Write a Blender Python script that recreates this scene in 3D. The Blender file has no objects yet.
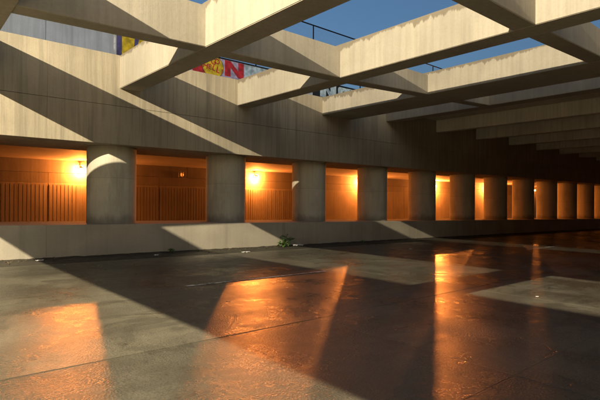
import bpy, bmesh, math, random
from mathutils import Vector, Matrix
random.seed(7)
S = bpy.context.scene
C = S.collection

# ------------------------------------------------------------------ camera
cd = bpy.data.cameras.new('camera'); cam = bpy.data.objects.new('camera', cd); C.objects.link(cam)
cd.sensor_width = 36; cd.lens = 36 * 468.4 / 600; cd.clip_start = .05; cd.clip_end = 2000
cam.matrix_world = (Matrix.Translation((0, 0, 2)) @ Matrix.Rotation(math.radians(-40.98), 4, 'Z')
                    @ Matrix.Rotation(math.radians(90.11), 4, 'X') @ Matrix.Rotation(math.radians(.31), 4, 'Z'))
S.camera = cam
# ------------------------------------------------------------------ dusk sky
W = bpy.data.worlds.new('World'); S.world = W; W.use_nodes = True
nt = W.node_tree; nt.nodes.clear()
sky = nt.nodes.new('ShaderNodeTexSky'); sky.sky_type = 'NISHITA'; sky.sun_disc = False
sky.sun_elevation = math.radians(7.5); sky.sun_rotation = math.radians(200)
sky.air_density = 1.0; sky.dust_density = 5.5; sky.ozone_density = 3.3
bg = nt.nodes.new('ShaderNodeBackground'); bg.inputs[1].default_value = .15
ow = nt.nodes.new('ShaderNodeOutputWorld')
nt.links.new(sky.outputs[0], bg.inputs[0]); nt.links.new(bg.outputs[0], ow.inputs[0])
# ------------------------------------------------------------------ exposure, sampling
S.view_settings.view_transform = 'Standard'; S.view_settings.look = 'None'
S.view_settings.exposure = .22; S.view_settings.gamma = 1
S.cycles.use_denoising = True
S.cycles.sample_clamp_indirect = 6
S.cycles.max_bounces = 8; S.cycles.diffuse_bounces = 5; S.cycles.glossy_bounces = 4
STREET_W = 59000     # street lamp power, W
SODIUM = 7000         # power of each lit wall lamp, W

# ------------------------------------------------------------------ dimensions (metres; camera stands at x=y=0)
SLOPE = -.017                      # the road falls gently to the right
Y0 = 18.14                         # front of plinth and edge girder
ZF, ZJ, ZT = 4.13, 5.60, 7.56      # girder soffit, construction joint, top
GX, GS, BW, BB = 6.55, 5.38, .50, .80   # lattice: first transverse beam, spacing, beam width at top and at bottom
YM = [11.6, 4.92, -1.76]           # longitudinal lattice beams
LAMP = (-11.96, 4.10, 12.12)
def gx(i): return GX + (i - 1) * GS
ZBT = [6.07, 6.14, 6.28, 6.37, 6.61, 6.88]          # undersides of the transverse beams
def zb(x):
    t = (x - GX) / GS + 2; i = max(0, min(4, int(t)))
    return 6.74 if t > 5.5 else ZBT[i] + (ZBT[i + 1] - ZBT[i]) * max(0, min(1, t - i))
def zr(x): return SLOPE * x

# ------------------------------------------------------------------ node helpers
class NT:
    def __init__(s, name):
        m = bpy.data.materials.new(name); m.use_nodes = True; s.m = m; s.t = m.node_tree
        s.b = s.t.nodes['Principled BSDF']
        s.pos = s.t.nodes.new('ShaderNodeNewGeometry').outputs['Position']
    def n(s, k): return s.t.nodes.new(k)
    def l(s, a, b): s.t.links.new(a, b)
    def setin(s, i, v):
        if hasattr(v, 'is_output') or isinstance(v, bpy.types.NodeSocket): s.l(v, i)
        else: i.default_value = v
    def math(s, op, a, b=0.):
        n = s.n('ShaderNodeMath'); n.operation = op; s.setin(n.inputs[0], a); s.setin(n.inputs[1], b); return n.outputs[0]
    def noise(s, scale=(1, 1, 1), sc=1., det=4, rough=.55, loc=(0, 0, 0), dist=0., vec=None):
        mp = s.n('ShaderNodeMapping'); s.l(vec or s.pos, mp.inputs[0]); mp.inputs['Scale'].default_value = scale; mp.inputs['Location'].default_value = loc
        n = s.n('ShaderNodeTexNoise'); s.l(mp.outputs[0], n.inputs['Vector'])
        n.inputs['Scale'].default_value = sc; n.inputs['Detail'].default_value = det; n.inputs['Roughness'].default_value = rough; n.inputs['Distortion'].default_value = dist
        return n.outputs[0]
    def rng(s, v, a, b, c=0., d=1., smooth=True):
        n = s.n('ShaderNodeMapRange'); n.interpolation_type = 'SMOOTHSTEP' if smooth else 'LINEAR'
        s.setin(n.inputs[0], v)
        for k, x in zip((1, 2, 3, 4), (a, b, c, d)): s.setin(n.inputs[k], x)
        return n.outputs[0]
    def mix(s, f, a, b, mode='MIX'):
        n = s.n('ShaderNodeMix'); n.data_type = 'RGBA'; n.blend_type = mode
        s.setin(n.inputs[0], f)
        for i, v in ((6, a), (7, b)):
            if isinstance(v, tuple): v = (*v, 1)
            s.setin(n.inputs[i], v)
        return n.outputs[2]
    def sep(s, v=None):
        n = s.n('ShaderNodeSeparateXYZ'); s.l(v or s.pos, n.inputs[0]); return n.outputs
    def bump(s, h, st=.3, d=.02):
        n = s.n('ShaderNodeBump'); n.inputs['Strength'].default_value = st; n.inputs['Distance'].default_value = d
        s.l(h, n.inputs['Height']); s.l(n.outputs[0], s.b.inputs['Normal'])
    def rand(s): return s.n('ShaderNodeObjectInfo').outputs['Random']

def concrete(name, base, streak=.5, drip=None, rough=.85, dirt=.35, tint=.12):
    t = NT(name)
    big = t.noise(sc=.45, det=5)
    grain = t.noise(sc=14, det=6, rough=.7)
    board = t.noise(scale=(5.5, 5.5, .22), sc=1.4, det=3, rough=.6)
    run = t.noise(scale=(2.4, 2.4, .1), sc=1., det=5, rough=.65, loc=(3, 7, 1))
    dark = tuple(c * .55 for c in base); light = tuple(min(1, c * 1.12) for c in base)
    col = t.mix(t.rng(big, .3, .7), tuple(c * .86 for c in base), light)
    col = t.mix(t.math('MULTIPLY', t.rng(board, .42, .62), streak * .5), col, dark)
    col = t.mix(t.math('MULTIPLY', t.rng(run, .5, .75), dirt), col, tuple(c * .42 for c in base))
    col = t.mix(t.math('MULTIPLY', t.rng(grain, .45, .7), .22), col, dark)
    v = t.math('ADD', t.math('MULTIPLY', t.rand(), tint), 1 - tint * .5)
    g = t.n('ShaderNodeCombineColor'); [t.l(v, g.inputs[i]) for i in range(3)]
    col = t.mix(1., col, g.outputs[0], 'MULTIPLY')
    if drip is not None:      # ragged weather stain that has run down from the top edge
        z = t.sep()[2]
        rag = t.noise(scale=(1, 1, .0), sc=2.2, det=5, rough=.68)
        wide = t.noise(scale=(1, 1, .0), sc=.35, det=2, loc=(5, 1, 0))
        lim = t.math('SUBTRACT', drip, t.math('MULTIPLY', t.math('MULTIPLY', t.rng(rag, .25, .8), .46), t.rng(wide, .3, .62, .25, 1.)))
        f = t.rng(t.math('SUBTRACT', z, lim), -.04, .035)
        col = t.mix(t.math('MULTIPLY', f, .66), col, (.085, .062, .035))
    t.l(col, t.b.inputs['Base Color']); t.b.inputs['Roughness'].default_value = rough
    hgt = t.math('ADD', t.math('MULTIPLY', board, streak * 1.2), t.math('MULTIPLY', grain, .5))
    t.bump(hgt, .45, .02)
    return t.m
def plain(name, col, rough=.6, metal=0., var=.25, sc=6.):
    t = NT(name); n = t.noise(sc=sc, det=5)
    c = t.mix(t.rng(n, .3, .7), tuple(x * (1 - var) for x in col), tuple(min(1, x * (1 + var * .4)) for x in col))
    t.l(c, t.b.inputs['Base Color']); t.b.inputs['Roughness'].default_value = rough; t.b.inputs['Metallic'].default_value = metal
    return t.m
def emit(name, col, st):
    t = NT(name); t.b.inputs['Base Color'].default_value = (.8, .8, .8, 1)
    t.b.inputs['Emission Color'].default_value = (*col, 1); t.b.inputs['Emission Strength'].default_value = st
    n = t.noise(sc=9.); t.l(t.rng(n, 0, 1, .35, .45), t.b.inputs['Roughness'])
    return t.m

def column_material(name, base):
    m = concrete(name, base, .3, None, .8, .35, .12)
    t = NT.__new__(NT); t.m = m; t.t = m.node_tree; t.b = t.t.nodes['Principled BSDF']
    t.pos = t.n('ShaderNodeNewGeometry').outputs['Position']
    src = t.b.inputs['Base Color'].links[0].from_socket
    oz = t.sep(t.n('ShaderNodeTexCoord').outputs['Object'])[2]
    wob = t.math('MULTIPLY', t.noise(sc=1.1, det=3), .05)
    seam = t.rng(t.math('ABSOLUTE', t.math('SUBTRACT', t.math('ADD', oz, wob), 1.83)), .0, .012, .6, 0.)
    tone = t.rng(t.math('SUBTRACT', t.math('ADD', oz, wob), 1.83), -.01, .01, 0., .16)
    spl = t.rng(t.math('SUBTRACT', oz, t.math('MULTIPLY', t.noise(scale=(1, 1, .4), sc=3.5, det=6, rough=.7), .75)), -.3, .12, .55, 0.)
    stain = t.math('MULTIPLY', t.rng(t.noise(scale=(1, 1, .35), sc=1.3, det=5, rough=.65, loc=(2, 8, 4)), .5, .68), .4)
    c = t.mix(tone, src, tuple(x * .6 for x in base))
    c = t.mix(seam, c, tuple(x * .35 for x in base))
    c = t.mix(stain, c, tuple(x * .5 for x in base))
    c = t.mix(spl, c, (.09, .075, .05))
    t.l(c, t.b.inputs['Base Color'])
    return m
M = {}
M['girder'] = concrete('girder_concrete', (.295, .255, .18), .8, None, .85, .6)
M['beam'] = concrete('beam_concrete', (.31, .278, .215), .42, ZT, .85, .22)
M['long_beam'] = concrete('long_beam_concrete', (.31, .278, .215), .42, None, .85, .25)
M['deck'] = concrete('deck_concrete', (.50, .46, .36), .6, None, .85, .4)
M['column'] = column_material('column_concrete', (.44, .41, .315))
M['plinth'] = concrete('plinth_concrete', (.34, .305, .235), .12, None, .8, .4, .03)
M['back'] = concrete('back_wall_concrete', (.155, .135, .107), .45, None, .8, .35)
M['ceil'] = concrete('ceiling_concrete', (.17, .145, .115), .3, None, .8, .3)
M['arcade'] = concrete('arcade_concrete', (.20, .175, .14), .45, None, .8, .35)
M['pale'] = concrete('painted_parapet', (.55, .62, .73), .55, None, .7, .45)
M['dark_metal'] = plain('dark_metal', (.02, .022, .025), .5, .6)
M['galv'] = plain('galvanised_metal', (.35, .36, .37), .45, .9)
M['housing'] = plain('lamp_housing', (.12, .12, .12), .5, .5)
M['unlit'] = plain('unlit_glass', (.75, .68, .55), .25)
def glow_glass(name, col, st):
    """clear lamp glass filled with the glow of the burner inside"""
    t = NT(name); e = t.n('ShaderNodeEmission'); e.inputs[0].default_value = (*col, 1)
    t.l(t.rng(t.noise(sc=11.), 0, 1, st * .9, st * 1.1), e.inputs[1])
    tr = t.n('ShaderNodeBsdfTransparent'); a = t.n('ShaderNodeAddShader')
    t.l(tr.outputs[0], a.inputs[0]); t.l(e.outputs[0], a.inputs[1])
    t.l(a.outputs[0], t.t.nodes['Material Output'].inputs['Surface']); t.t.nodes.remove(t.b)
    return t.m
M['glow'] = glow_glass('sodium_glow', (1, .5, .12), 20)
M['dim_glow'] = glow_glass('dim_sodium_glow', (1, .5, .12), 6)
M['lens'] = emit('street_lamp_lens', (1, .84, .58), 60)
M['line'] = None

def road_material(name, base, dark, wetlo, wethi):
    t = NT(name)
    big = t.noise(sc=.33, det=6, rough=.62)
    lane = t.noise(scale=(.09, .9, 1), sc=1.2, det=4)         # wheel tracks along the lanes
    grain = t.noise(sc=38, det=5, rough=.8)
    mid = t.noise(sc=3.2, det=6, rough=.7, loc=(4, 2, 0))
    vor = t.n('ShaderNodeTexVoronoi'); vor.feature = 'DISTANCE_TO_EDGE'; vor.inputs['Scale'].default_value = .32
    wob = t.n('ShaderNodeVectorMath'); wob.operation = 'ADD'
    nz = t.n('ShaderNodeTexNoise'); nz.inputs['Scale'].default_value = 1.7; nz.inputs['Detail'].default_value = 6; t.l(t.pos, nz.inputs['Vector'])
    sc = t.n('ShaderNodeVectorMath'); sc.operation = 'SCALE'; sc.inputs['Scale'].default_value = 1.1; t.l(nz.outputs['Color'], sc.inputs[0])
    t.l(t.pos, wob.inputs[0]); t.l(sc.outputs[0], wob.inputs[1]); t.l(wob.outputs[0], vor.inputs['Vector'])
    crack = t.math('MULTIPLY', t.rng(vor.outputs['Distance'], .0, .006, 1., 0.), t.rng(t.noise(sc=.4, loc=(9, 3, 1)), .57, .64))
    col = t.mix(t.rng(big, .36, .66), dark, base)
    col = t.mix(t.math('MULTIPLY', t.rng(lane, .45, .65), .45), col, tuple(c * .5 for c in base))
    col = t.mix(t.math('MULTIPLY', t.rng(mid, .52, .72), .5), col, tuple(c * .45 for c in base))
    col = t.mix(t.math('MULTIPLY', t.rng(grain, .5, .6), .7), col, tuple(c * .25 for c in base))
    col = t.mix(t.math('MULTIPLY', t.rng(grain, .38, .28), .6), col, tuple(min(1, c * 2.4) for c in base))
    oil = t.noise(sc=.75, det=7, rough=.66, loc=(1, 5, 2), dist=.6)
    damp = t.rng(oil, .50, .56)
    col = t.mix(t.math('MULTIPLY', damp, .55), col, tuple(c * .38 for c in base))
    spot = t.noise(sc=6.5, det=3, rough=.6, loc=(8, 1, 3))
    col = t.mix(t.math('MULTIPLY', t.rng(spot, .66, .72), .7), col, tuple(c * .22 for c in base))
    tyre = t.math('MULTIPLY', t.rng(t.noise(scale=(.035, 3.1, 1), sc=1., det=3, rough=.6, loc=(2, 4, 0)), .56, .64), t.rng(t.noise(scale=(.25, .6, 1), sc=1.), .42, .6))
    col = t.mix(t.math('MULTIPLY', tyre, .5), col, tuple(c * .35 for c in base))
    v = t.math('ADD', t.math('MULTIPLY', t.rand(), .3), .85)
    g = t.n('ShaderNodeCombineColor'); [t.l(v, g.inputs[i]) for i in range(3)]
    col = t.mix(1., col, g.outputs[0], 'MULTIPLY')
    col = t.mix(t.math('MULTIPLY', crack, .85), col, (.012, .01, .008))
    t.l(col, t.b.inputs['Base Color'])
    r = t.rng(t.math('ADD', t.math('MULTIPLY', big, .6), t.math('MULTIPLY', mid, .4)), .38, .6, wetlo, wethi)
    r = t.math('SUBTRACT', r, t.math('MULTIPLY', damp, .07)); r = t.math('ADD', r, t.math('MULTIPLY', t.rng(grain, .35, .65), .1))
    t.l(r, t.b.inputs['Roughness']); t.b.inputs['Specular IOR Level'].default_value = .55
    h = t.math('SUBTRACT', t.math('ADD', t.math('MULTIPLY', grain, .5), t.math('MULTIPLY', mid, .3)), t.math('MULTIPLY', crack, 1.5))
    pit = t.n('ShaderNodeTexVoronoi'); pit.inputs['Scale'].default_value = 36; t.l(t.pos, pit.inputs['Vector'])
    h = t.math('ADD', h, t.math('MULTIPLY', pit.outputs['Distance'], t.rng(t.noise(sc=.55, det=4, rough=.6, loc=(6, 2, 9)), .38, .62, .12, .85)))
    t.bump(h, .6, .012)
    return t.m
M['road'] = road_material('worn_road_concrete', (.13, .118, .083), (.068, .061, .043), .23, .38)
M['roadbase'] = plain('joint_filler', (.045, .039, .028), .8)
M['gutter'] = road_material('dirty_gutter', (.06, .05, .03), (.03, .025, .016), .45, .7)

# ------------------------------------------------------------------ mesh helpers
def link(o, parent=None):
    C.objects.link(o)
    if parent: o.parent = parent
    return o
def mobj(name, me, mat=None, parent=None, loc=(0, 0, 0)):
    if mat is not None and not me.materials: me.materials.append(mat)
    o = bpy.data.objects.new(name, me); o.location = loc
    return link(o, parent)
def empty(name, loc=(0, 0, 0)):
    o = bpy.data.objects.new(name, None); o.location = loc; o.empty_display_size = .3
    return link(o)
def tag(o, label, cat, group=None):
    o['label'] = label; o['category'] = cat
    if group: o['group'] = group
    return o
def struct(o): o['kind'] = 'structure'; return o
def addbox(bm, a, b, f=None, bev=0.):
    """box between corners a and b; f(x) is added to every vertex' height"""
    vs = []
    for z in (a[2], b[2]):
        for x, y in ((a[0], a[1]), (b[0], a[1]), (b[0], b[1]), (a[0], b[1])):
            vs.append(bm.verts.new((x, y, z + (f(x) if f else 0))))
    q = [(3, 2, 1, 0), (4, 5, 6, 7), (0, 1, 5, 4), (1, 2, 6, 5), (2, 3, 7, 6), (3, 0, 4, 7)]
    fs = [bm.faces.new([vs[i] for i in k]) for k in q]
    if bev:
        es = {e for fc in fs for e in fc.edges}
        bmesh.ops.bevel(bm, geom=list(es), offset=bev, segments=1, affect='EDGES')
def tomesh(bm, name, smooth=False):
    me = bpy.data.meshes.new(name); bm.normal_update(); bm.to_mesh(me); bm.free()
    if smooth:
        for p in me.polygons: p.use_smooth = True
    return me
def box(name, a, b, mat, parent=None, f=None, bev=.012, rel=False):
    bm = bmesh.new(); addbox(bm, a, b, f, bev)
    return mobj(name, tomesh(bm, name), mat, parent)
def lathe(prof, n=48):
    bm = bmesh.new(); rings = []
    for r, z in prof:
        rings.append([bm.verts.new((r * math.cos(2 * math.pi * k / n), r * math.sin(2 * math.pi * k / n), z)) for k in range(n)])
    for a, b in zip(rings, rings[1:]):
        for k in range(n): bm.faces.new((a[k], a[(k + 1) % n], b[(k + 1) % n], b[k]))
    bm.faces.new(rings[0][::-1]); bm.faces.new(rings[-1])
    return bm
def tube(bm, pts, r, n=8):
    pts = [Vector(p) for p in pts]; rings = []
    rs = r if isinstance(r, (list, tuple)) else [r] * len(pts)
    for i, p in enumerate(pts):
        d = (pts[min(i + 1, len(pts) - 1)] - pts[max(i - 1, 0)]).normalized()
        u = d.cross(Vector((0, 0, 1)))
        if u.length < .05: u = d.cross(Vector((1, 0, 0)))
        u.normalize(); w = d.cross(u)
        rings.append([bm.verts.new(p + rs[i] * (math.cos(2 * math.pi * k / n) * u + math.sin(2 * math.pi * k / n) * w)) for k in range(n)])
    for a, b in zip(rings, rings[1:]):
        for k in range(n): bm.faces.new((a[k], a[(k + 1) % n], b[(k + 1) % n], b[k]))
    bm.faces.new(rings[0][::-1]); bm.faces.new(rings[-1])

# ------------------------------------------------------------------ the setting: road
road = struct(box('road', (-70, -2.2, -.6), (160, Y0 + .3, -.016), M['roadbase'], None, zr, 0))
lanes = [(-2.2, 2.58), (2.58, 6.12), (6.12, 10.28), (10.28, 14.2), (14.2, 16.5)]
SL = 5.32
for a, b in lanes:
    bm = bmesh.new(); addbox(bm, (.002, a + .002, -.3), (SL - .002, b - .002, 0), zr, 0)
    bmesh.ops.bevel(bm, geom=[e for e in bm.edges if all(v.co.z > -.2 for v in e.verts)], offset=.003, segments=1, affect='EDGES')
    me = tomesh(bm, 'pavement_slab')
    for k in range(-8, 17):
        x = .38 + k * SL
        mobj('pavement_slab', me, M['road'], road, (x, 0, zr(x) + random.uniform(-.003, .003)))
def linemat():
    t = NT('worn_lane_paint')
    n = t.noise(sc=9, det=6, rough=.7); w = t.noise(sc=1.3, det=3)
    f = t.rng(t.math('ADD', t.math('MULTIPLY', n, .6), t.math('MULTIPLY', w, .4)), .44, .56)
    t.l(t.mix(f, (.8, .78, .7), (.2, .18, .14)), t.b.inputs['Base Color']); t.b.inputs['Roughness'].default_value = .6
    return t.m
M['line'] = linemat()
for a, b in ((5.4, 10.1), (-8.6, -3.9), (24.4, 28.9), (43, 47.6)):
    box('lane_line', (a, 10.36, .0045), (b, 10.47, .0085), M['line'], road, zr, 0)
gut = struct(box('gutter', (-60, 16.5, -.3), (110, Y0 + .1, -.004), M['gutter'], None, zr, 0))
# dirt washed up against the plinth
bm = bmesh.new(); prev = None; x = -20.
while x < 70:
    h = .025 + .03 * random.random(); d = .2 + .35 * random.random() ** 2
    cur = [bm.verts.new((x, Y0 - d, zr(x) - .002)), bm.verts.new((x, Y0 - d * .45, zr(x) + h * .45)), bm.verts.new((x, Y0 + .02, zr(x) + h))]
    if prev:
        for k in (0, 1): bm.faces.new((prev[k], cur[k], cur[k + 1], prev[k + 1]))
    prev = cur; x += random.uniform(.12, .4)
o = mobj('silt_drift', tomesh(bm, 'silt_drift', True), M['gutter']); o['kind'] = 'stuff'
tag(o, 'dark damp silt drifted along the foot of the low wall', 'silt')
struct(box('sidewalk', (-60, -8.2, -.3), (160, -2.2, .14), M['deck'], None, zr))

# ------------------------------------------------------------------ plinth (low wall under the columns)
CX = [6.77 + 5.45 * i for i in range(-4, 17)]
pl = empty('low_wall', (0, Y0, 0)); tag(pl, 'long low pale concrete wall carrying the row of round columns', 'wall')
for i, x in enumerate(CX):
    a, b = x - 2.725 + .002, x + 2.725 - .002
    o = box('wall_segment', (a, 0, -.35), (b, 3.4, 1.175), M['plinth'], pl, zr, .006)
# ------------------------------------------------------------------ columns
ordn = ['nearest', 'second', 'third', 'fourth', 'fifth', 'sixth', 'seventh', 'eighth', 'ninth', 'tenth', 'eleventh', 'twelfth', 'thirteenth']
special = {0: 'wide round concrete column beside the leftmost glowing lamp, its top crossed by a curved light patch',
           1: 'round concrete column between the unlit lamp and the second glowing lamp',
           2: 'round concrete column just right of the second glowing lamp, small white sliver on its left',
           3: 'fourth round concrete column from the left with a pale light patch at its foot'}
for i, x in enumerate(CX):
    k = i - 4
    z0 = 1.175 + zr(x); H = ZF - z0
    prof = [(.965, -.02), (.965, .0), (.95, .012)] + [(.95 + random.uniform(-.002, .002), H * j / 6) for j in range(1, 6)] + [(.95, H + .02)]
    me = tomesh(lathe(prof, 64), 'concrete_column', True)
    o = mobj('concrete_column', me, M['column'], None, (x, Y0 + 1.44, z0))
    if k < 0: lab = 'round concrete column left of the frame, %s from the left end of the low wall' % ordn[i]
    elif k in special: lab = special[k]
    elif k < 13: lab = '%s round concrete column from the left in the receding row, orange on its left side' % ordn[k]
    else: lab = 'round concrete column in the dark, %s from the far right end of the row' % ordn[len(CX) - 1 - i].replace('nearest', 'last')
    tag(o, lab, 'column', 'row of round columns')

# ------------------------------------------------------------------ edge girder over the columns
g = empty('edge_girder', (0, Y0, ZF)); tag(g, 'deep board-marked concrete girder spanning the tops of the round columns', 'girder')
for i, x in enumerate(CX):
    a, b = x - 2.725 + .0015, x + 2.725 - .0015
    o = box('girder_segment', (a, 0, 0), (b, 3.35, ZJ - ZF - .006), M['girder'], g, None, .006)
    o = box('upstand_panel', (a, .004, ZJ - ZF + .006), (b, .62, ZT - ZF), M['girder'], g, None, .006)
box('joint_core', (CX[0] - 2.6, .06, ZJ - ZF - .1), (CX[-1] + 2.6, .5, ZJ - ZF + .1), M['girder'], g, None, 0)
for o in list(g.children): o.location.z += 0

# ------------------------------------------------------------------ open beam lattice
tlabels = {-1: 'leftmost transverse lattice beam, over the road left of the frame',
           0: 'transverse lattice beam overhead just left of the yellow graffiti, out of frame',
           1: 'bright transverse lattice beam in the upper left, in front of the yellow graffiti',
           2: 'long bright transverse lattice beam across the top middle, below the largest patch of sky',
           3: 'transverse lattice beam with ragged dark upper edge below the narrow strip of sky',
           4: 'grey blue transverse beam at the front edge of the dark solid deck'}
YN = -8.2
EDGE = 2.25      # the last open beam is a wide edge girder ; unseen upstand added on top to block lamp light from the next beam
for i in range(-1, 5):
    x = gx(i)
    zt = ZT if i < 4 else 7.562
    tw = .76 if i == 2 else BW
    sec = [(x, zb(x)), (x + BB, zb(x)), (x + tw, zt), (x, zt)]
    if i == 3: sec = [(x, zb(x)), (x + EDGE, zb(x)), (x + EDGE, 8.15), (x + EDGE - .35, 8.15), (x + EDGE - .35, zt), (x, zt)]
    bm = bmesh.new()
    va = [bm.verts.new((a, YN, b)) for a, b in sec]; vb = [bm.verts.new((a, Y0 - .003, b)) for a, b in sec]
    bm.faces.new(va); bm.faces.new(vb[::-1])
    m = len(sec)
    for k in range(m): bm.faces.new((va[k], vb[k], vb[(k + 1) % m], va[(k + 1) % m]))
    bmesh.ops.recalc_face_normals(bm, faces=bm.faces)
    bmesh.ops.bevel(bm, geom=[ed for ed in bm.edges if abs(ed.verts[0].co.y - ed.verts[1].co.y) > 1], offset=.018, segments=2, affect='EDGES')
    o = mobj('transverse_beam', tomesh(bm, 'transverse_beam'), M['beam'] if i < 4 else M['long_beam'])
    tag(o, tlabels[i], 'beam', 'transverse lattice beams')
llabels = ['longitudinal lattice beam nearest the low wall, crossing the first row of openings',
           'longitudinal lattice beam nearer the camera, crossing at the top right corner',
           'longitudinal lattice beam overhead behind the camera']
for y, lab in zip(YM, llabels):
    e = empty('longitudinal_beam', (gx(-1), y, zb(gx(-1)))); tag(e, lab, 'beam', 'longitudinal lattice beams')
    for i in range(-1, 4):
        a, b = gx(i) + (BW if i < 3 else EDGE) - .01, gx(i + 1) + .002
        bm = bmesh.new()
        q = lambda x, z: z
        vs = []
        for top in (0, 1):
            wd = .40 if top else .56
            for xx, yy in ((a, 0), (b, 0), (b, wd), (a, wd)):
                zz = (ZT - .115) if top else zb(xx) + .003
                vs.append(bm.verts.new((xx - e.location.x, yy, zz - e.location.z)))
        for k in [(3, 2, 1, 0), (4, 5, 6, 7), (0, 1, 5, 4), (1, 2, 6, 5), (2, 3, 7, 6), (3, 0, 4, 7)]: bm.faces.new([vs[j] for j in k])
        bmesh.ops.bevel(bm, geom=[ed for ed in bm.edges if abs(ed.verts[0].co.x - ed.verts[1].co.x) > 1], offset=.02, segments=1, affect='EDGES')
        mobj('beam_segment', tomesh(bm, 'beam_segment'), M['long_beam'], e)
# ------------------------------------------------------------------ solid deck to the right
dk = empty('overpass_deck', (gx(4), Y0, 0)); tag(dk, 'dark solid overpass deck with deep ribs, roofing the road on the right', 'overpass')
ox, oy = dk.location.x, dk.location.y
box('deck_slab', (.006, YN - oy, 7.566), (92, .6, 8.05), M['deck'], dk)
for i in range(5, 20):
    x = gx(i) - ox
    box('deck_rib', (x, YN - oy, zb(99)), (x + BW, -.006, 7.564), M['deck'], dk, None, .02)
# retaining wall on the near side, behind the camera
nw = empty('retaining_wall', (0, YN, 0)); tag(nw, 'plain concrete retaining wall on the near side of the road', 'wall')
for i, x in enumerate(CX):
    box('wall_panel', (x - 2.72, -.6, -.5), (x + 2.72, -.004, 7.5), M['girder'], nw)

# ------------------------------------------------------------------ the second carriageway behind the columns
YB = 45.3
rw = empty('ribbed_wall', (0, YB, 0)); tag(rw, 'orange lit vertically ribbed concrete wall across the roadway behind the columns', 'wall')
for k in range(-1, 15):
    a, b = k * 10.2 + .015, (k + 1) * 10.2 - .015
    box('wall_panel', (a, 0, -3), (b, .3, 3.44), M['arcade'], rw, None, .02)
    if k > 3: continue
    bm = bmesh.new(); xx = a + .08
    while xx < b - .2:
        addbox(bm, (xx, -.035 - random.uniform(0, .006), -3), (xx + .255, .01, 3.3 + random.uniform(-.012, .012))); xx += .315
    o = mobj('ribs', tomesh(bm, 'ribs'), M['arcade'], rw); o['kind'] = 'stuff'
bw = empty('back_wall', (0, YB, 3.445)); tag(bw, 'smooth concrete wall band above the ribbed wall, carrying the lamps', 'wall')
for k in range(-1, 15):
    for q, (za, zc) in enumerate(((0, .9), (.915, 2.3))):
        sft = (0, 3.1)[q]
        box('wall_block', (k * 10.2 + .01 + sft, .012, za), ((k + 1) * 10.2 - .01 + sft, .3, zc), M['back'], bw, None, .012)
struct(box('underpass_ceiling', (-16, Y0 + 3.354, 5.5), (156, YB + .4, 5.69), M['ceil']))
struct(box('second_road', (-60, Y0 + 3.3, -.6), (160, YB + .2, -.03), M['road'], None, zr, 0))
struct(box('street_terrace', (-60, Y0 + .63, ZJ + .1), (160, 70, ZT - .25), M['deck']))

# ------------------------------------------------------------------ wall lamps
def wall_lamp(x, lit, lab, power=1.):
    e = empty('wall_lamp', (x, YB, 4.65)); tag(e, lab, 'lamp', 'wall lamps along the ribbed wall')
    box('backplate', (-.2, -.06, -.28), (.2, .02, .3), M['housing'], e, None, .015)
    bm = bmesh.new(); tube(bm, [(0, -.03, .26), (0, -.15, .36), (0, -.34, .36), (0, -.42, .3)], .04); mobj('bracket', tomesh(bm, 'bracket', True), M['housing'], e)
    mobj('cap', tomesh(lathe([(.17, .0), (.17, .05), (.12, .11), (.05, .13)], 24), 'cap', True), M['housing'], e, (0, -.42, .19))
    prof = [(.03, -.19), (.09, -.172), (.14, -.12), (.16, -.03), (.155, .08), (.14, .185)]
    mobj('globe', tomesh(lathe(prof, 24), 'globe', True), (M['unlit'], M['glow'], M['dim_glow'])[lit], e, (0, -.42, 0))
    if lit:      # the lamp's own light, a small sphere inside the glass
        l_ = bpy.data.lights.new('wall_lamp_light', 'POINT'); l_.energy = SODIUM * (1, .12)[lit - 1] * power; l_.color = (1, .255, .04); l_.shadow_soft_size = .13
        o = bpy.data.objects.new('wall_lamp_light', l_); link(o, e); o.location = (0, -.42, 0)
wall_lamp(12.8, 1, 'glowing orange wall lamp at the left edge of the nearest wide column', .85)
wall_lamp(22.7, 0, 'unlit wall lamp on the back wall between the two leftmost columns in full view')
wall_lamp(32.2, 1, 'glowing orange wall lamp in the opening between the second and third columns')
wall_lamp(50.95, 1, 'lit wall lamp hidden behind the fourth column', 1.6)
wall_lamp(69.4, 1, 'small glowing orange wall lamp just right of the fifth column', 2.1)
wall_lamp(88.6, 1, 'lit wall lamp hidden far along the second roadway behind the columns', 3.2)
wall_lamp(109.0, 2, 'farthest lit wall lamp, a tiny bright point beside the ninth column')
wall_lamp(-6.2, 0, 'unlit wall lamp on the ribbed wall left of the frame')

# ------------------------------------------------------------------ parapet wall, fence and graffiti on the street above
YP = 25.5; ZP0, ZP1 = ZT - .4, 2 + .3535 * YP
pw = empty('parapet_wall', (0, YP, ZP0)); tag(pw, 'pale blue grey street parapet wall above the girder, painted with graffiti', 'wall')
for k in range(-6, 16):
    a = 1.0 + k * 4.6
    box('wall_panel', (a + .008, 0, 0), (a + 4.592, .25, ZP1 - ZP0 - .1), M['pale'], pw, None, .008)
box('coping', (-26.6, -.05, ZP1 - ZP0 - .098), (75, .3, ZP1 - ZP0 - .02), M['dark_metal'], pw, None, .008)
def P(name, col, rough=.6): 
    if name not in M: M[name] = plain(name, col, rough, 0, .45, 3.5)
    return M[name]
red = P('red_paint', (.62, .025, .035)); yel = P('yellow_paint', (.80, .58, .02)); pur = P('purple_paint', (.10, .09, .26))
whi = P('white_paint', (.8, .8, .86)); lil = P('lilac_paint', (.55, .5, .75)); blk = P('black_paint', (.012, .012, .015)); sky_b = P('sky_blue_paint', (.62, .8, 1.0))
gpal = P('pale_blue_paint', (.55, .72, .86))
LAY = [0]
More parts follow.
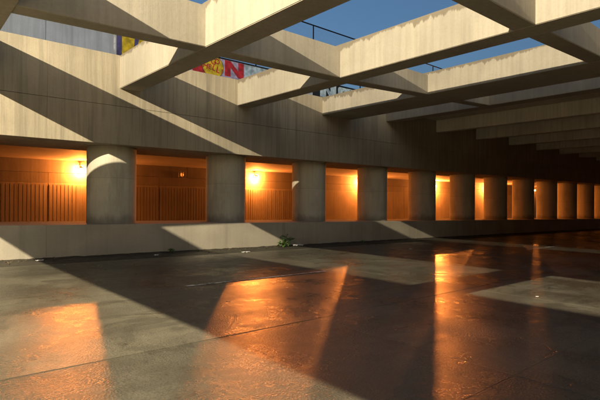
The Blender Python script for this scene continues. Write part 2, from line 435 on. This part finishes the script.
def paint(poly, mat, name='graffiti_shape', layer=1):
    """flat painted shape on the parapet; poly in (x, z) metres"""
    LAY[0] += 1
    bm = bmesh.new(); y = -.003 * layer - .0001 * LAY[0]
    f = bm.faces.new([bm.verts.new((x, y, z - ZP0)) for x, z in poly])
    r = bmesh.ops.extrude_face_region(bm, geom=[f]); 
    for v in r['geom']:
        if isinstance(v, bmesh.types.BMVert): v.co.y = -.0002
    bmesh.ops.recalc_face_normals(bm, faces=bm.faces)
    bmesh.ops.triangulate(bm, faces=bm.faces)
    return mobj(name, tomesh(bm, name), mat, pw)
def rect(a, b, c, d): return [(a, c), (b, c), (b, d), (a, d)]
ZV0, ZV1 = 2 + .3065 * YP, ZP1 - .1        # visible strip of the wall
def kx(u):                                  # where on the parapet the photographed mark stands (metres along the wall)
    return YP * math.tan(math.radians(40.98) + math.atan((u - 300) / 468.4))
def letter_N(a, b, z0, z1, w):
    return [(a, z0), (a + w, z0), (a + w, z1 - (z1 - z0) * .42), (b - w, z0), (b, z0), (b, z1), (b - w, z1), (b - w, z0 + (z1 - z0) * .45), (a + w, z1), (a, z1)]
# yellow lettering with purple strokes
paint(rect(kx(121), kx(150), ZV0 - .4, ZV1), yel, layer=1)
paint(rect(kx(115.6), kx(121), ZV0 - .4, ZV1), pur, layer=2)
paint(rect(kx(112.6), kx(114.6), ZV0 - .4, ZV1), whi, layer=2)
paint([(kx(132), ZV0 - .1), (kx(134.5), ZV0 - .1), (kx(138), ZV1), (kx(133.8), ZV1)], pur, layer=2)
# red word, yellow balloon with red handwriting, red N
paint(rect(kx(188), kx(247), ZV0 - .4, ZV1), lil, layer=1)
paint(rect(kx(243.8), kx(285), ZV0 - .4, ZV1), gpal, layer=1)
paint([(kx(190) + .2, ZV0 - .3), (kx(203), ZV0 - .3), (kx(204), ZV0 + .1), (kx(202), ZV0 + .55), (kx(190), ZV0 + .5)], red, layer=2)
cx_, cz_ = (kx(201.5) + kx(222.5)) / 2, (ZV0 + ZV1) / 2 - .05; rx_ = (kx(222.5) - kx(201.5)) / 2
paint([(cx_ + rx_ * 1.04 * math.cos(t * .3), cz_ + .72 * math.sin(t * .3)) for t in range(21)], blk, layer=3)
paint([(cx_ + rx_ * math.cos(t * .3), cz_ + .69 * math.sin(t * .3)) for t in range(21)], yel, layer=4)
zn0, zn1 = ZV0 + .08, ZV1 - .02
paint(letter_N(kx(224), kx(243), zn0, zn1, (kx(243) - kx(224)) * .3), red, 'letter', 3)
def hand(txt, x, z, size, mat):
    cu = bpy.data.curves.new('t', 'FONT'); cu.body = txt; cu.size = size; cu.offset = .008; cu.extrude = .001; cu.align_x = 'CENTER'; cu.align_y = 'CENTER'
    o = bpy.data.objects.new('t', cu); C.objects.link(o)
    me = bpy.data.meshes.new_from_object(o.evaluated_get(bpy.context.evaluated_depsgraph_get()))
    bpy.data.objects.remove(o)
    me.materials.clear()
    o = mobj('handwriting', me, mat, pw, (x, -.022, z - ZP0)); o.rotation_euler = (math.pi / 2, .1 + random.uniform(-.25, .25), 0)
for word, wx, wz in (('GO', cx_ + .02, cz_ + .34), ('HELL!', cx_ - .52, cz_ - .08)):
    for q, ch in enumerate(word): hand(ch, wx + q * .29, wz + random.uniform(-.05, .05) - q * .02, random.uniform(.42, .56), red)
# black outlined light blue letters
paint(rect(kx(312), kx(372), ZV0 - .4, ZV1), blk, layer=1)
a, b = kx(319.5), kx(335.5)
paint(letter_N(a, b, ZV0 + .02, ZV1 - .06, (b - a) * .36), sky_b, 'letter', 2)
a, b = kx(337.5), kx(349); w = (b - a) * .38; z0, z1 = ZV0 - .1, ZV1 - .04; h = z1 - z0
paint([(a, z0 + .1), (a + .12, z0), (b, z0), (b, z0 + h * .5), (b - w * 1.3, z0 + h * .5), (b - w * 1.3, z0 + h * .36), (b - w, z0 + h * .36), (b - w, z0 + h * .2), (a + w, z0 + h * .2), (a + w, z1 - h * .25), (b, z1 - h * .25), (b, z1), (a + .12, z1), (a, z1 - .1)], sky_b, 'letter', 2)
paint(rect(kx(350.8), kx(362), ZV0 - .1, ZV1 - .3), sky_b, layer=2)
paint(rect(kx(346), kx(364), ZV1 - .1, ZV1 - .03), sky_b, layer=3)
# fence on the parapet
ZR = 2 + .5115 * YP
fe = empty('chain_link_fence', (0, YP + .12, ZP1)); tag(fe, 'tall wire fence with dark top rail above the parapet, against the sky', 'fence')
bm = bmesh.new(); tube(bm, [(-20, 0, ZR - ZP1), (75, 0, ZR - ZP1)], .05); mobj('top_rail', tomesh(bm, 'top_rail', True), M['dark_metal'], fe)
bm = bmesh.new(); tube(bm, [(0, 0, -.25), (0, 0, ZR - ZP1)], .045); pme = tomesh(bm, 'fence_post', True)
xp = kx(313.6)
for k in range(-8, 10): mobj('fence_post', pme, M['dark_metal'], fe, (xp + k * 5.2, 0, 0))
bm = bmesh.new(); HH = ZR - ZP1
x = -14.
while x < 62:
    for s in (1, -1):
        c = (x, 0, 0) if s > 0 else (x + HH, 0, 0)
        d = (x + HH, 0, HH) if s > 0 else (x, 0, HH)
        t = .0035
        vs = [bm.verts.new((c[0] - t, .004 * s, c[2])), bm.verts.new((c[0] + t, .004 * s, c[2])), bm.verts.new((d[0] + t, .004 * s, d[2])), bm.verts.new((d[0] - t, .004 * s, d[2]))]
        bm.faces.new(vs)
    x += .11
o = mobj('wire_mesh', tomesh(bm, 'wire_mesh'), M['galv'], fe); o['kind'] = 'stuff'

# ------------------------------------------------------------------ street lamp that lights the road through the lattice
sl = empty('street_lamp', (LAMP[0], -3.2, zr(LAMP[0]) + .14)); tag(sl, 'tall street lamp with a long arm over the road, left of the frame', 'street lamp')
bz = sl.location.z; hz = LAMP[2] - bz
mobj('base', tomesh(lathe([(.26, 0), (.26, .35), (.17, .5)], 20), 'base'), M['galv'], sl)
bm = bmesh.new(); tube(bm, [(0, 0, .4), (0, 0, hz - .6)], [.13, .08], 14); mobj('pole', tomesh(bm, 'pole', True), M['galv'], sl)
L = LAMP[1] + 3.2
bm = bmesh.new(); tube(bm, [(0, 0, hz - .7), (0, .6, hz - .1), (0, 2, hz + .12), (0, L - .2, hz + .16)], .05, 10); mobj('arm', tomesh(bm, 'arm', True), M['galv'], sl)
bm = bmesh.new(); addbox(bm, (-.19, L - .45, hz + .075), (.19, L + .42, hz + .21), None, .03); hd = mobj('lamp_head', tomesh(bm, 'lamp_head'), M['housing'], sl)
bm = bmesh.new(); addbox(bm, (-.14, L - .25, hz + .06), (.14, L + .25, hz + .074)); mobj('lens', tomesh(bm, 'lens'), M['lens'], hd)
ld = bpy.data.lights.new('street_lamp_light', 'SPOT'); ld.energy = STREET_W; ld.color = (1, .86, .62); ld.shadow_soft_size = .05
ld.spot_size = math.radians(165.5); ld.spot_blend = .02
lo = bpy.data.objects.new('street_lamp_light', ld); C.objects.link(lo); lo.parent = hd; lo.location = (0, L, hz)

# ------------------------------------------------------------------ small things by the low wall
def leaf_mesh(l, w):
    bm = bmesh.new(); rows = []
    for i in range(5):
        t = i / 4; ww = w * math.sin(math.pi * min(.97, t * .9 + .08)); z = -.25 * l * t * t
        rows.append([bm.verts.new((-ww, l * t, z + .12 * w)), bm.verts.new((0, l * t, z)), bm.verts.new((ww, l * t, z + .12 * w))])
    for a, b in zip(rows, rows[1:]):
        for k in (0, 1): bm.faces.new((a[k], a[k + 1], b[k + 1], b[k]))
    return tomesh(bm, 'leaf', True)
green = plain('weed_leaf', (.07, .16, .03), .5, 0, .5, 20)
stemm = plain('weed_stem', (.09, .08, .03), .7)
lm = [leaf_mesh(.16, .035), leaf_mesh(.22, .05), leaf_mesh(.12, .04)]
def weed(px, py, n, spread, hgt, lab):
    pt = empty('weed', (px, py, zr(px))); tag(pt, lab, 'plant', 'weeds along the low wall')
    bm = bmesh.new(); spots = []
    for k in range(n):
        a = random.uniform(0, 6.28); r = random.uniform(.1, 1) * spread; h = random.uniform(.27, 1) * hgt * (1 - .25 * r / spread)
        p = [(0, 0, -.01), (r * .4 * math.cos(a), r * .25 * math.sin(a), h * .6), (r * math.cos(a), r * .6 * math.sin(a), h)]
        tube(bm, p, [.008, .006, .003], 5)
        for j in range(7):
            t = random.uniform(.25, 1); i = 0 if t < .5 else 1; tt = (t - .5 * i) * 2
            spots.append([p[i][q] + (p[i + 1][q] - p[i][q]) * tt for q in range(3)])
    mobj('stem', tomesh(bm, 'stem'), stemm, pt)
    for s_ in spots:
        o = mobj('leaf', random.choice(lm), green, pt, s_); o.rotation_euler = (random.uniform(-.5, .7), random.uniform(-.5, .5), random.uniform(0, 6.28)); sc = random.uniform(.7, 1.3) * (.5 + .5 * min(1, spread / .5)); o.scale = (sc,) * 3
weed(14.45, Y0 - .36, 17, .6, .75, 'bushy green weed at the foot of the low wall beside crumpled litter')
weed(8.6, Y0 - .2, 5, .2, .2, 'tiny weed in the shadow at the wall foot, right of the nearest column')
weed(20.4, Y0 - .2, 4, .16, .16, 'tiny dark weed at the foot of the low wall below the fourth column')
bm = bmesh.new()
for k in range(620):
    x = random.uniform(-4, 44); y = Y0 - .03 - abs(random.gauss(0, .42)); sz = random.uniform(.015, .06)
    c = Vector((x, y, zr(x) + .008 + (.03 if y > Y0 - .2 else 0))); a = random.uniform(0, 6.28); ti = random.uniform(-.6, .6)
    u = Vector((math.cos(a), math.sin(a), ti)) * sz; w = Vector((-math.sin(a), math.cos(a), .3)) * sz * random.uniform(.3, .7); n = Vector((0, 0, .006))
    q = [bm.verts.new(c + d) for d in (-u, w, u, -w)]; q2 = [bm.verts.new(c + d + n) for d in (-u * .8, w * .8, u * .8, -w * .8)]
    bm.faces.new(q[::-1]); bm.faces.new(q2)
    for j in range(4): bm.faces.new((q[j], q[(j + 1) % 4], q2[(j + 1) % 4], q2[j]))
o = mobj('dead_leaves', tomesh(bm, 'dead_leaves'), plain('dead_leaf', (.13, .09, .045), .8, 0, .6, 40)); o['kind'] = 'stuff'
tag(o, 'dry leaves and grit scattered along the foot of the low wall', 'debris')
def crumple(name, loc, sx, sy, sz, mat, lab, cat):
    bm = bmesh.new(); bmesh.ops.create_icosphere(bm, subdivisions=2, radius=1)
    for v in bm.verts:
        n = 1 + random.uniform(-.18, .18)
        v.co = Vector((v.co.x * sx * n, v.co.y * sy * n, max(-.35, v.co.z) * sz * n))
    o = mobj(name, tomesh(bm, name), mat, None, (loc[0], loc[1], zr(loc[0]) + sz * .33)); tag(o, lab, cat); return o
def sheet(loc, sx, sy, sz, mat, lab):
    """a torn, folded scrap of paper"""
    bm = bmesh.new(); nx, ny = 9, 6; g_ = []
    a1, a2 = random.uniform(.4, 1.2), random.uniform(-1.2, -.3)
    for i in range(nx):
        for j in range(ny):
            u, v = i / (nx - 1) - .5, j / (ny - 1) - .5
            h = abs(((u * math.cos(a1) + v * math.sin(a1)) * 2.6) % 1 - .5) + .7 * abs(((u * math.cos(a2) + v * math.sin(a2)) * 3.3 + .3) % 1 - .5)
            edge = 1 + random.uniform(-.12, .12)
            g_.append(bm.verts.new((u * 2 * sx * edge, v * 2 * sy * edge, h * sz * 1.5 + .004 + random.uniform(0, .2) * sz)))
    for i in range(nx - 1):
        for j in range(ny - 1):
            if (i in (0, nx - 2) and j in (0, ny - 2)): continue
            k = i * ny + j; bm.faces.new((g_[k], g_[k + ny], g_[k + ny + 1], g_[k + 1]))
    bmesh.ops.delete(bm, geom=[v for v in bm.verts if not v.link_faces], context='VERTS')
    o = mobj('litter', tomesh(bm, 'litter'), mat, None, (loc[0], loc[1], zr(loc[0]) + .003)); o.rotation_euler.z = random.uniform(-.5, .5)
    md = o.modifiers.new('thickness', 'SOLIDIFY'); md.thickness = .003
    return tag(o, lab, 'litter')
wp = plain('white_litter', (.6, .59, .55), .7)
sheet((15.3, Y0 - .42, 0), .26, .1, .08, wp, 'crumpled white wrapper lying right beside the green weed')
sheet((11.2, 16.35, 0), .17, .1, .04, wp, 'small white scrap on the road in front of the bright low wall')
sheet((3.72, 17.55, 0), .12, .07, .035, wp, 'small white scrap at the far left foot of the low wall')
sheet((7.6, 17.1, 0), .07, .05, .04, wp, 'tiny pale scrap in the shadow below the nearest column')
crumple('pebble', (18.9, 13.6, 0), .09, .07, .05, plain('pale_stone', (.4, .36, .28), .8), 'pale pebble on the far edge of the lit road strip', 'stone')
sheet((11.2, 4.55, 0), .035, .03, .02, wp, 'tiny white scrap on the lit road patch at the right edge')
